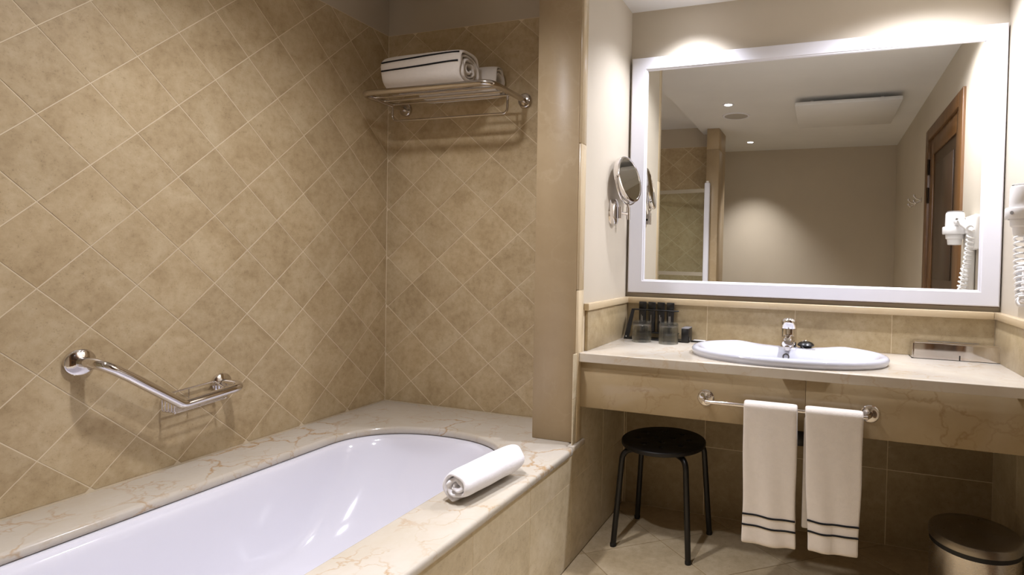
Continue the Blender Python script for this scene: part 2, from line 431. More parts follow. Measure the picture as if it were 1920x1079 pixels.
# partition between tub and basin nook
wp = struct(box('wall_partition', 1.022, 1.2112, -0.255, 0.343, 0, ZC, MGR))
for z0, z1 in ((ZD, ZC),):
    box('marble_slab', 1.012, 1.202, -0.267, -0.255, z0 + 0.0005, z1, MPL, wp, 0.002, 1)
    box('marble_slab', 1.012, 1.022, -0.255, 0.0, z0 + 0.0005, z1, MPL, wp)
for z0, z1 in ((ZD + 0.0005, 1.118), (1.12, 1.72), (1.722, ZC)):
    box('jamb_slab', 1.198, 1.2145, -0.262, -0.212, z0, z1, MJB, wp, 0.002, 1)
box('plaster', 1.2112, XN + 0.0005, -0.212, YM, 1.06, ZC, MPA, wp)
LOWY = [-2.70, -2.355, -2.012, -1.669, -1.326, -0.983, -0.640, -0.297, 0.046, 0.39]
rect = (-0.297, YM, 0.0, 0.86)
tile_field(wp, ((XN, 0, 0), (0, 1, 0), (0, 0, 1), (1, 0, 0)), rect, grid(LOWY, [0, 0.338, 0.676, 0.95]), MTL, th=0.004, name='wall_tile')
# tub apron
wa = struct(box('wall_apron', 1.17, 1.2112, YF, -0.255, 0, ZD - 0.03, MGR))
rect = (YF, -0.297, 0.0, ZD - 0.032)
tile_field(wa, ((XN, 0, 0), (0, 1, 0), (0, 0, 1), (1, 0, 0)), rect, grid(LOWY, [0, 0.338, 0.676]), MTL, th=0.004, name='wall_tile')
# mirror wall
wb = struct(box('wall_back', 1.2, 3.0, YM, YM + 0.1, 0, ZC, MPA))
COLX = [1.225, 1.635, 2.045, 2.455, 2.865, 3.2]; COLXL = [0.8] + COLX
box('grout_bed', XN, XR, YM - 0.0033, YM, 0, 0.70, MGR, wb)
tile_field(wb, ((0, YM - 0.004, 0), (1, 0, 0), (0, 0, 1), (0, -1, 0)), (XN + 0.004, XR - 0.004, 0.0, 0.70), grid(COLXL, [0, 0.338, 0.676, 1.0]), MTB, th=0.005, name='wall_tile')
box('grout_bed', 1.226, XR - 0.02, 0.3238, YM, ZK - 0.03, 1.031, MGR, wb)
tile_field(wb, ((0, 0.323, 0), (1, 0, 0), (0, 0, 1), (0, -1, 0)), (1.226, XR - 0.02, ZK, 1.03), grid(COLX, [ZK, 1.03]), MTS, th=0.004, gap=0.0025, name='splash_tile')
# right wall with the door opening
wr = struct(boxes('wall_right', [(XR, 2.98, -0.42, YM + 0.1, 0, ZC), (XR, 2.98, YO - 0.1, -1.56, 0, ZC), (XR, 2.98, -1.56, -0.42, 2.22, ZC), (2.96, 2.98, -1.56, -0.42, 0, 2.22)], MPA))
box('grout_bed', XR - 0.0033, XR, -0.297, YM - 0.005, 0, 0.86, MGR, wr)
tile_field(wr, ((XR - 0.004, 0, 0), (0, 1, 0), (0, 0, 1), (-1, 0, 0)), (-0.297, YM - 0.005, 0.0, 0.86), grid([-0.297, 0.046, 0.39], [0, 0.338, 0.676, 0.95]), MTL, th=0.004, name='wall_tile')
box('splash_slab', XR - 0.02, XR, -0.19, YM, ZK, 1.031, MTS, wr, 0.001, 1)
box('splash_slab', XN, 1.226, -0.19, YM, ZK, 1.031, MTS, wp, 0.001, 1)
# wall behind the camera
wo = struct(box('wall_front', -0.1, 3.0, YO - 0.1, YO, 0, ZC, MPB))
# marble ledge running round the nook
tr = struct(box('trim_1', 1.228, XR - 0.028, 0.302, YM, 1.031, 1.061, MJB, None, 0.003))
tl = struct(box('trim_2', XN, 1.236, -0.205, YM, 1.031, 1.061, MJB, None, 0.003))
tq = struct(box('trim_3', XR - 0.028, XR, -0.205, YM, 1.031, 1.061, MJB, None, 0.003))
tk = struct(box('trim_4', 1.19, 1.2225, -0.300, -0.185, ZD - 0.026, ZD - 0.0005, MCT, None, 0.006))

# ================================================================== TUB AND DECK
def tub_loop(hw, yfar, ynear, ef, en, z, cx=0.625, n=18, p=2.25):
    pts = []
    def end(y, e, sg):
        L = []
        for k in range(2 * n + 1):
            a = PI * k / (2 * n); c, s = math.cos(a), math.sin(a)
            u = (abs(c) ** (2 / p)) * (1 if c > 0 else -1); v = abs(s) ** (2 / p)
            L.append((cx + sg * u * hw, y - sg * e * (1 - v), z))
        return L
    far = end(yfar, ef, 1)          # right -> left along the far end
    near = end(ynear, en, -1)
    yl0, yl1 = far[-1][1], near[0][1]
    left = [(cx - hw, yl0 + (yl1 - yl0) * k / 12, z) for k in range(1, 12)]
    yr0, yr1 = near[-1][1], far[0][1]
    right = [(cx + hw, yr0 + (yr1 - yr0) * k / 12, z) for k in range(1, 12)]
    return far + left + near + right
HW = 0.378
dk = thing('tub_deck', 'cream veined marble deck framing the bathtub', 'tub deck', (0.6, -1.2, ZD - 0.03))
hole = [(p[0], p[1]) for p in tub_loop(HW, -0.318, -2.15, 0.27, 0.2, 0)]
plate('deck_slab', [(0.002, -0.003), (0.002, YF + 0.003), (1.232, YF + 0.003), (1.232, -0.330), (1.226, -0.316), (1.212, -0.308), (1.190, -0.304), (1.190, -0.003)], [hole], ZD - 0.032, ZD, 0.0125, MDK, dk)
spec = [(HW + 0.02, -0.300, 0.25, ZD - 0.0325), (HW - 0.004, -0.318, 0.25, ZD - 0.0325), (HW - 0.014, -0.328, 0.25, ZD - 0.0345), (HW - 0.024, -0.340, 0.25, ZD - 0.048),
        (HW - 0.032, -0.356, 0.25, ZD - 0.075), (HW - 0.042, -0.395, 0.26, ZD - 0.14), (HW - 0.056, -0.46, 0.27, ZD - 0.22), (HW - 0.070, -0.535, 0.27, ZD - 0.295),
        (HW - 0.088, -0.60, 0.26, ZD - 0.345), (HW - 0.118, -0.66, 0.24, ZD - 0.375), (HW - 0.165, -0.73, 0.2, ZD - 0.388), (HW - 0.25, -0.85, 0.12, ZD - 0.392)]
bt = loft('bathtub', [tub_loop(h, yf, -2.15 - yf * 0.0 + (-(yf) - 0.318) * 0.5, e, 0.2, z) for h, yf, e, z in spec], MAC)
tag(bt, 'white enamel bathtub set into the marble deck', 'bathtub')

# rolled hand towel on the deck
def roll(name, L, a, b, turns, th, mat, parent, xf, seed, nl=12, flat=0.0, gapk=0.10, end=-1.7):
    """spiral roll: axis along local Y from 0..L, centre at origin, half width a, half height b"""
    rng = random.Random(seed); N = int(turns * 26); r0 = 0.22 * b
    cl = []
    for i in range(N + 1):
        t = i / N; ang = end - (1 - t) * turns * 2 * PI
        rr = 1 - (1 - t) * turns * th * (1 + gapk) / b
        rr = max(rr, 0.06)
        x, z = math.cos(ang), math.sin(ang)
        wob = 1 + 0.03 * math.sin(3 * ang + seed) + 0.02 * math.sin(5 * ang + 2 * seed)
        p = 2 + flat
        k = (abs(x) ** p + abs(z) ** p) ** (-1 / p)
        ax = a - b + b * rr if a > b else a * rr
        cl.append(Vector((x * k * max(ax, 0.012), 0, z * k * b * rr)) * wob)
    bm = bmesh.new(); rows = []
    nrm = []
    for i in range(N + 1):
        t = (cl[min(i + 1, N)] - cl[max(i - 1, 0)]).normalized(); nrm.append(Vector((t.z, 0, -t.x)))
    for j in range(nl + 1):
        v = j / nl; row = []
        edge = min(v, 1 - v) * nl
        for i in range(N + 1):
            d = th * 0.5 * (1 if edge >= 1 else 0.72)
            yo = L * v + (0.004 * math.sin(i * 0.35 + seed) + 0.003 * math.sin(i * 0.9)) * (1 if v > 0.5 else -1) * (edge < 1.5)
            nz = 0.0022 * noise.noise(Vector((cl[i].x * 25, L * v * 18, cl[i].z * 25 + seed)))
            s = 1 - 0.05 * math.exp(-edge * 1.2)
            for sg in (1, -1):
                q = cl[i] * s + nrm[i] * (d * sg + nz); row.append(bm.verts.new(xf @ Vector((q.x, yo, q.z))))
        rows.append(row)
    W = 2 * (N + 1)
    for A, B in zip(rows, rows[1:]):
        for i in range(N):
            bm.faces.new((A[2 * i], A[2 * i + 2], B[2 * i + 2], B[2 * i])); bm.faces.new((A[2 * i + 1], B[2 * i + 1], B[2 * i + 3], A[2 * i + 3]))
        bm.faces.new((A[0], B[0], B[1], A[1])); bm.faces.new((A[W - 2], A[W - 1], B[W - 1], B[W - 2]))
    for i in range(N):
        for R, f in ((rows[0], 1), (rows[-1], -1)):
            q = (R[2 * i], R[2 * i + 1], R[2 * i + 3], R[2 * i + 2]); bm.faces.new(q if f > 0 else q[::-1])
    return fin(name, bm, mat, parent, True), cl, nrm
def axf(origin, ydir):
    y = Vector(ydir).normalized(); z = Vector((0, 0, 1)); x = y.cross(z).normalized(); z = x.cross(y)
    return Matrix.Translation(origin) @ Matrix((x, y, z)).transposed().to_4x4()
o, _, _ = roll('rolled_towel', 0.300, 0.055, 0.049, 2.45, 0.0180, MTW, None, axf((1.114, -0.938, ZD + 0.0575), (0.040, 0.33, 0)), 3)
sm = o.modifiers.new('sub', 'SUBSURF'); sm.levels = 1; sm.render_levels = 1
tag(o, 'small white towel rolled up on the marble tub deck', 'towel')

# ================================================================== GRAB BAR WITH SOAP BASKET
def flange(name, c, axis, r, mat, parent, d=0.012):
    return lathe(name, [(0, d + 0.002), (r * 0.45, d + 0.002), (r * 0.55, d), (r * 0.9, d), (r, d - 0.003), (r, 0.0), (0, 0)], mat, parent, 32, c, axis)
gb = thing('grab_bar', 'bent chrome grab bar with wire soap basket on the tiled wall', 'grab bar', (0, -1.07, 0.72))
flange('wall_flange', (0.0, -1.286, 0.900), (1, 0, 0), 0.040, MCH, gb, 0.014); flange('wall_flange', (0.0, -0.855, 0.750), (1, 0, 0), 0.036, MCH, gb, 0.014)
path = fillet([(0.0, -1.286, 0.900), (0.086, -1.272, 0.898), (0.086, -1.200, 0.846), (0.086, -1.040, 0.718), (0.086, -0.826, 0.740), (0.0, -0.855, 0.750)], [0, 0.05, 0.10, 0.035, 0.055, 0], 9)
tube('bar', path, 0.0165, MCH, gb, 20)
bk = tube('soap_basket', fillet([(0.074, -1.062, 0.722), (0.012, -1.062, 0.748), (0.012, -0.885, 0.762), (0.074, -0.885, 0.736)], [0, 0.01, 0.01, 0], 4), 0.0030, MCH, gb, 8)
for k in range(5):
    x = 0.014 + k * 0.0155; zt = 0.748 - (x - 0.012) * 0.42
    p = fillet([(x, -1.062, zt), (x, -1.062, 0.692), (x, -0.885, 0.706), (x, -0.885, zt + 0.014)], [0, 0.008, 0.008, 0], 4)
    tube('wire', p, 0.0021, MCH, bk, 8)
for y in (-1.062, -0.975, -0.885):
    zz = 0.692 + (y + 1.062) * 0.08
    tube('wire', fillet([(0.012, y, 0.748 + (y + 1.062) * 0.08), (0.012, y, zz), (0.078, y, zz)], 0.006, 3), 0.0021, MCH, bk, 8)

# ================================================================== TOWEL SHELF
ts = thing('towel_shelf', 'chrome hotel towel shelf with lower rail on the tub end wall', 'towel shelf', (0.46, 0, 1.99))
ZS = 1.990
for x in (0.118, 0.805): flange('wall_flange', (x, 0.0, ZS), (0, -1, 0), 0.034, MCHD, ts, 0.016)
tube('frame_tube', fillet([(0.118, 0, ZS), (0.118, -0.30, ZS), (0.805, -0.30, ZS), (0.805, 0, ZS)], [0, 0.05, 0.05, 0], 8), 0.0135, MCHD, ts, 18)
for y in (-0.225, -0.165, -0.105): tube('rod', [(0.118, y, ZS), (0.805, y, ZS)], 0.0052, MCHD, ts, 10)
tube('lower_rail', fillet([(0.122, -0.105, ZS), (0.122, -0.105, ZS - 0.082), (0.770, -0.105, ZS - 0.082), (0.770, -0.105, ZS)], [0, 0.03, 0.03, 0], 6), 0.0058, MCHD, ts, 10)
def shelf_towel(loc, L, a, b, turns, th, seed, label, stripes):
    t = thing('bath_towel', label, 'towel', loc, 'bath towels on the chrome shelf')
    xf = axf(loc, (1, 0, 0))
    o, cl, nr = roll('terry_roll', L, a, b, turns, th, MTW2, t, xf, seed, flat=0.9, end=-2.0)
    m = o.modifiers.new('sub', 'SUBSURF'); m.levels = 1; m.render_levels = 1
    for aa in stripes:
        bm = bmesh.new(); rows = []
        # last turn of the spiral around angle aa
        best = min(range(len(cl) - 26, len(cl)), key=lambda i: abs(math.atan2(cl[i].z, cl[i].x) - aa))
        for j in range(13):
            v = 0.025 + 0.95 * j / 12; edge = min(v, 1 - v) * 12
            q = (best + 0.5 * math.sin(v * 2.2 + seed)) ; b0 = int(math.floor(q)); fr = q - b0
            b1 = min(b0 + 1, len(cl) - 1); c = cl[b0].lerp(cl[b1], fr) * (1 - 0.05 * math.exp(-edge * 1.2)); n = nr[b0].lerp(nr[b1], fr).normalized()
            if n.dot(c) < 0: n = -n
            tg = Vector((n.z, 0, -n.x)); out = th * 0.5 + 0.0006
            rows.append([bm.verts.new(xf @ (c + n * out + tg * s + Vector((0, L * v, 0)))) for s in (-0.0032, 0.0032)])
        for A, B in zip(rows, rows[1:]): bm.faces.new((A[0], A[1], B[1], B[0]))
        s = fin('stripe', bm, MBK, t, True); sd = s.modifiers.new('solid', 'SOLIDIFY'); sd.thickness = 0.003; sd.offset = 0
    return t
shelf_towel((0.205, -0.209, ZS + 0.095), 0.435, 0.084, 0.082, 4.2, 0.0150, 5, 'thick cream rolled bath towel with black stripes at the shelf front', (0.64, 0.28))
shelf_towel((0.262, -0.0585, ZS + 0.084), 0.440, 0.047, 0.070, 2.6, 0.0115, 9, 'smaller rolled bath towel behind the striped one on the shelf', ())

# ================================================================== MIRROR WALL
mf = thing('wall_mirror', 'large wall mirror in a wide white frame above the counter', 'mirror', (2.04, 0.33, 1.08))
ox0, ox1, oz0, oz1 = 1.226, 2.860, 1.084, 2.256; ix0, ix1, iz0, iz1 = 1.311, 2.780, 1.151, 2.190
YG = 0.325
def mitre(name, quad_o, quad_i):
    bm = bmesh.new(); (a, b), (c, d) = quad_o, quad_i
    rows = []
    for (px, pz), (qx, qz) in ((a, c), (b, d)):
        dx, dz = (qx - px), (qz - pz)
        prof = [(0, YM - 0.001), (0, 0.316), (0.06, 0.312), (0.86, 0.312), (0.90, 0.3155), (0.96, 0.3165), (1.0, 0.3245), (1.0, YM - 0.001)]
        rows.append([bm.verts.new((px + dx * s, y, pz + dz * s)) for s, y in prof])
    n = len(rows[0])
    for k in range(n): bm.faces.new((rows[0][k], rows[0][(k + 1) % n], rows[1][(k + 1) % n], rows[1][k]))
    bm.faces.new(rows[0]); bm.faces.new(rows[1][::-1])
    return fin(name, bm, MFW, mf)
O_ = [(ox0, oz0), (ox1, oz0), (ox1, oz1), (ox0, oz1)]; I_ = [(ix0, iz0), (ix1, iz0), (ix1, iz1), (ix0, iz1)]
for k in range(4): mitre('frame_rail', (O_[k], O_[(k + 1) % 4]), (I_[k], I_[(k + 1) % 4]))
box('mirror_glass', ix0 - 0.01, ix1 + 0.01, YG, YG + 0.005, iz0 - 0.01, iz1 + 0.01, MMI, mf)
box('backing', ox0 - 0.004, ox1 + 0.002, 0.332, YM - 0.0005, oz0 - 0.004, oz1 - 0.003, MGAP, mf)

# ================================================================== COUNTER
ct = thing('counter', 'cream marble vanity counter with deep apron', 'counter', (2.04, 0.04, 0.63))
SX, SY = 2.026, 0.012
def ell(a, b, n=64, cx=SX, cy=SY): return [(cx + a * math.cos(2 * PI * k / n), cy + b * math.sin(2 * PI * k / n)) for k in range(n)]
plate('counter_slab', [(XN + 0.001, YK), (XR - 0.005, YK), (XR - 0.005, 0.3225), (XN + 0.001, 0.3225)], [ell(0.362, 0.202, 64, SX, SY)], ZK - 0.037, ZK, 0.003, MCT, ct)
ap = []
for x0, x1 in ((XN + 0.001, 2.112), (2.113, XR - 0.005)):
    box('apron_slab', x0, x1, YK + 0.022, YK + 0.042, 0.630, ZK - 0.038, MAP, ct, 0.0015, 1)

# ---- oval basin
sk = thing('basin', 'white oval porcelain drop-in basin in the counter', 'basin', (SX, SY, ZK))
def sink_loop(a, b, cy, z, p=2.0, sad=0.0, n=96):
    L = []
    for k in range(n):
        t = 2 * PI * k / n; c, s = math.cos(t), math.sin(t)
        x = a * abs(c) ** (2 / p) * (1 if c >= 0 else -1); y = b * abs(s) ** (2 / p) * (1 if s >= 0 else -1)
        dz = 0
        if sad and s > 0:
            q = max(0, 1 - (abs(x) / 0.235) ** 2); q = q * q * (3 - 2 * q); dz = -sad * q
        L.append((SX + x, cy + y, z + dz))
    return L
A, B = 0.390, 0.243
loops = [sink_loop(A - 0.012, B - 0.012, SY, ZK - 0.03, 2.1), sink_loop(A - 0.006, B - 0.006, SY, ZK + 0.0015, 2.1), sink_loop(A, B, SY, ZK + 0.012, 2.1, 0.006), sink_loop(A + 0.001, B + 0.001, SY, ZK + 0.022, 2.1, 0.012),
         sink_loop(A - 0.006, B - 0.006, SY, ZK + 0.031, 2.1, 0.017), sink_loop(A - 0.018, B - 0.017, SY, ZK + 0.034, 2.1, 0.018), sink_loop(A - 0.034, B - 0.028, SY, ZK + 0.031, 2.1, 0.014),
         sink_loop(A - 0.050, B - 0.048, SY - 0.010, ZK + 0.022, 2.1, 0.004), sink_loop(A - 0.064, B - 0.078, SY - 0.030, ZK + 0.014, 2.1, 0), sink_loop(A - 0.076, B - 0.092, SY - 0.036, ZK + 0.004, 2.1),
         sink_loop(A - 0.094, B - 0.104, SY - 0.036, ZK - 0.025), sink_loop(A - 0.125, B - 0.120, SY - 0.034, ZK - 0.070), sink_loop(A - 0.18, B - 0.145, SY - 0.03, ZK - 0.105), sink_loop(A - 0.27, B - 0.19, SY - 0.02, ZK - 0.122), sink_loop(0.02, 0.02, SY - 0.01, ZK - 0.126)]
loft('bowl', loops, MPO, sk)
lathe('overflow_ring', [(0.0145, 0.001), (0.0145, 0.004), (0.011, 0.0045), (0.0095, 0.002), (0.0095, -0.004), (0, -0.004)], MHD, sk, 24, (SX - 0.006, 0.1185, ZK - 0.0145), (0, -1, 0.3))
lathe('drain_ring', [(0, 0.002), (0.018, 0.002), (0.03, 0.004), (0.032, 0)], MCH, sk, 24, (SX, SY - 0.01, ZK - 0.1265))

# ---- mixer tap
fx, fy, fz = 2.024, 0.214, ZK + 0.0165
fc = thing('mixer_tap', 'short chrome single lever tap on the basin', 'tap', (fx, fy, fz))
lathe('body', [(0.0, 0), (0.037, 0), (0.037, 0.004), (0.0345, 0.008), (0.034, 0.082), (0.0, 0.082)], MCH, fc, 40, (fx, fy, fz), (0, 0, 1))
# lever cap: domed, tilted, with a short tongue forward
bm = bmesh.new()
bm_lathe(bm, [(0.0342, 0.083), (0.0352, 0.087), (0.0355, 0.104), (0.034, 0.113), (0.028, 0.121), (0.017, 0.126), (0, 0.128)], 40, (fx, fy, fz))
for v in bm.verts:
    d = v.co.y - fy
    if v.co.z > fz + 0.095: v.co.z += -d * 0.28; v.co.y -= max(0, -d) * 0.25
fin('lever', bm, MCH, fc, True, 50)
sp = [(fx, fy - 0.018, fz + 0.040), (fx, fy - 0.055, fz + 0.038), (fx, fy - 0.084, fz + 0.030), (fx, fy - 0.098, fz + 0.024)]
bm = bmesh.new(); bm_tube(bm, fillet(sp, 0.05, 5), [0.027 - 0.0004 * i for i in range(len(fillet(sp, 0.05, 5)))], 24)
for v in bm.verts: v.co.z = fz + 0.028 + (v.co.z - fz - 0.028) * 0.86
fin('spout', bm, MCH, fc, True, 50)
lathe('aerator', [(0.0, -0.012), (0.013, -0.012), (0.0135, -0.002), (0.0125, 0.004), (0, 0.004)], MCHD, fc, 20, (fx, fy - 0.086, fz + 0.010), (0, -0.15, 1))
lathe('lever_badge', [(0.0, 0.001), (0.004, 0.001), (0.0045, 0)], simple('badge_red', (150, 120, 120), 0.3), fc, 12, (fx, fy - 0.0362, fz + 0.098), (0, -1, 0))
# ---- plug and chain
pgx, pgy, pgz = 2.098, 0.213, ZK + 0.0175
pg = thing('sink_plug', 'black domed basin plug lying beside the tap', 'plug', (pgx, pgy, pgz))
lathe('plug_body', [(0, 0), (0.022, 0), (0.027, 0.006), (0.035, 0.009), (0.0355, 0.014), (0.029, 0.022), (0.016, 0.027), (0, 0.028)], MBT2, pg, 32, (pgx, pgy, pgz))
rc = Vector((pgx - 0.004, pgy - 0.006, pgz + 0.028))
tube('pull_ring', [rc + Vector((0.010 * math.cos(a), 0.007 * math.sin(a), 0.003 * math.sin(a))) for a in [2 * PI * k / 20 for k in range(20)]], 0.0013, MCH, pg, 8, True)
bm = bmesh.new()
cp = fillet([(pgx - 0.012, pgy - 0.012, pgz + 0.026), (pgx - 0.016, pgy - 0.034, pgz + 0.004), (pgx + 0.010, pgy - 0.046, pgz - 0.0005), (pgx + 0.045, pgy - 0.040, pgz - 0.0005), (pgx + 0.030, pgy - 0.056, pgz - 0.0008), (pgx - 0.030, pgy - 0.040, pgz + 0.0005), (fx + 0.033, fy - 0.012, pgz + 0.006)], 0.02, 5)
cum = [0]
for a, b in zip(cp, cp[1:]): cum.append(cum[-1] + (b - a).length)
s = 0; i = 0
while s < cum[-1]:
    while cum[i + 1] < s: i += 1
    q = cp[i].lerp(cp[i + 1], (s - cum[i]) / max(1e-9, cum[i + 1] - cum[i]))
    bmesh.ops.create_icosphere(bm, subdivisions=1, radius=0.0016, matrix=Matrix.Translation(q)); s += 0.0036
ch = fin('ball_chain', bm, MCH, pg, True); ch['kind'] = 'stuff'

# ---- two upturned tumblers
def tumbler(loc, label):
    t = thing('tumbler', label, 'glass', loc, 'upturned glass tumblers')
    R, H, W = 0.0465, 0.098, 0.003
    prof = [(R - W / 2, 0.0), (R, 0.0015), (R - 0.0005, 0.05), (R - 0.0015, H - 0.006), (R - 0.006, H), (0.004, H - 0.001), (0, H - 0.001)]
    inn = [(0, H - 0.016), (R - 0.010, H - 0.016), (R - W - 0.0035, H - 0.021), (R - W - 0.0005, 0.05), (R - W, 0.0015), (R - W / 2, 0.0)]
    bm = bmesh.new(); bm_lathe(bm, prof[::1] + inn, 40, loc); bmesh.ops.remove_doubles(bm, verts=bm.verts, dist=1e-6)
    fin('glass_wall', bm, MGL, t, True, 60)
tumbler((1.350, 0.176, ZK), 'upturned clear glass tumbler nearest the nook corner')
tumbler((1.484, 0.168, ZK), 'upturned clear glass tumbler nearer the basin')

# ---- amenity rack with tubes
rk = thing('amenity_rack', 'black metal stand holding four toiletry tubes', 'stand', (1.375, 0.27, ZK))
def prism(name, pts, x0, x1, mat, parent, bev=0.001):
    bm = bmesh.new(); a = [bm.verts.new((x0, y, z)) for y, z in pts]; b = [bm.verts.new((x1, y, z)) for y, z in pts]; n = len(pts)
    bm.faces.new(a); bm.faces.new(b[::-1])
    for k in range(n): bm.faces.new((a[k], b[k], b[(k + 1) % n], a[(k + 1) % n]))
    if bev: bmesh.ops.bevel(bm, geom=bm.edges[:], offset=bev, segments=1, affect='EDGES')
    return fin(name, bm, mat, parent)
YR = 0.312
bm = bmesh.new(); a_ = [bm.verts.new((x, y, z)) for x, y, z in ((1.242, 0.222, ZK + 0.0005), (1.266, 0.228, ZK + 0.0005), (1.276, 0.286, ZK + 0.146), (1.262, 0.280, ZK + 0.146))]
fin_ = bm.faces.new(a_); ex = bmesh.ops.extrude_face_region(bm, geom=[fin_]); [setattr(v, 'co', v.co + Vector((0, 0.004, 0))) for v in ex['geom'] if isinstance(v, bmesh.types.BMVert)]
fin('side_plate', bm, MST, rk)
tube('cross_bar', fillet([(1.266, 0.284, ZK + 0.143), (1.490, 0.272, ZK + 0.143), (1.503, 0.280, ZK + 0.143)], 0.008, 4), 0.0034, MST, rk, 8)
box('base_plate', 1.246, 1.530, 0.226, 0.262, ZK, ZK + 0.006, MST, rk, 0.001, 1)
box('tray', 1.268, 1.500, 0.276, 0.314, ZK + 0.028, ZK + 0.0325, MST, rk, 0.001, 1)
box('foot_strip', 1.252, 1.510, 0.262, 0.316, ZK, ZK + 0.004, MST, rk)
lathe('maker_mark', [(0, 0.0008), (0.004, 0.0008), (0.004, 0)], MPR, rk, 12, (1.2515, 0.2295, ZK + 0.013), (-0.3, -1, 0.3))
nm = ['leftmost black toiletry tube in the stand', 'second black toiletry tube from the nook corner', 'third black toiletry tube from the nook corner', 'rightmost black toiletry tube in the stand']
for k in range(4):
    x = 1.314 + k * 0.0475; y = 0.2975; z0 = ZK + 0.033
    t = thing('toiletry_tube', nm[k], 'toiletry', (x, y, z0), 'toiletry tubes in the black stand')
    rows = []
    for zz, wx, wy in ((0.0, 0.012, 0.010), (0.003, 0.0165, 0.0125), (0.052, 0.0175, 0.0115), (0.10, 0.0182, 0.008), (0.112, 0.0186, 0.006)):
        rows.append([(x + wx * (abs(math.cos(a)) ** 0.7) * (1 if math.cos(a) > 0 else -1), y + 0.00 + wy * math.sin(a), z0 + zz) for a in [2 * PI * i / 24 for i in range(24)]])
    loft('tube_body', rows, MBT, t, capstart=True, auto=40)
    box('crimp', x - 0.0188, x + 0.0188, y - 0.0022, y + 0.0022, z0 + 0.111, z0 + 0.148, MBT2, t, 0.001, 1)
    rr = random.Random(k)
    for col in ((-0.003, 0.003) if k != 1 else (0.0,)):
        box('print_line', x + col - 0.0008, x + col + 0.0008, y - 0.0128, y - 0.0116, z0 + 0.045 + rr.random() * 0.012, z0 + 0.075 + rr.random() * 0.012, MPR, t)
# ---- small dark box and flat packet beside the stand
db = thing('soap_box', 'small black cardboard box with grey top beside the tumblers', 'box', (1.548, 0.262, ZK))
box('carton', 1.532, 1.566, 0.222, 0.302, ZK + 0.0001, ZK + 0.066, MBT, db, 0.001, 1); box('lid', 1.5315, 1.5665, 0.2215, 0.3025, ZK + 0.0661, ZK + 0.070, MGY, db, 0.0008, 1)
box('tab', 1.5662, 1.570, 0.228, 0.242, ZK + 0.004, ZK + 0.03, MBT2, db)
pk = thing('flat_packet', 'flat white packet with a black edge lying next to the basin', 'packet', (1.60, 0.290, ZK))
box('paper', 1.574, 1.632, 0.272, 0.320, ZK + 0.0002, ZK + 0.006, MWP, pk, 0.001, 1); box('edge_strip', 1.570, 1.634, 0.262, 0.2715, ZK + 0.0002, ZK + 0.0075, MBT, pk, 0.001, 1)

# ---- chrome tissue box
tb = thing('tissue_box', 'long polished chrome tissue box in the right corner', 'tissue box', (2.69, 0.28, ZK))
bm = bmesh.new(); bm_box(bm, 2.526, 2.860, 0.236, 0.3185, ZK + 0.0005, ZK + 0.070)
for v in bm.verts:
    if v.co.z > ZK + 0.05: v.co.x += 0.004 if v.co.x < 2.7 else -0.004; v.co.y += 0.0019 if v.co.y < 0.28 else 0
bmesh.ops.bevel(bm, geom=[e for e in bm.edges if max(v.co.z for v in e.verts) > ZK + 0.05], offset=0.007, segments=4, affect='EDGES')
fin('shell', bm, MCH, tb, True, 40)
box('top_slot', 2.592, 2.782, 0.272, 0.290, ZK + 0.0695, ZK + 0.0708, MHD, tb, 0.0005, 1)
prism('key_slot', [(0.2352, ZK + 0.001), (0.2352, ZK + 0.022), (0.2372, ZK + 0.022), (0.2372, ZK + 0.001)], 2.702, 2.7065, MBT2, tb, 0)
box('base_strip', 2.524, 2.862, 0.2345, 0.319, ZK + 0.0001, ZK + 0.0022, MBT2, tb)
box('slot_liner', 2.587, 2.787, 0.268, 0.294, ZK + 0.0697, ZK + 0.0703, MCHD, tb)

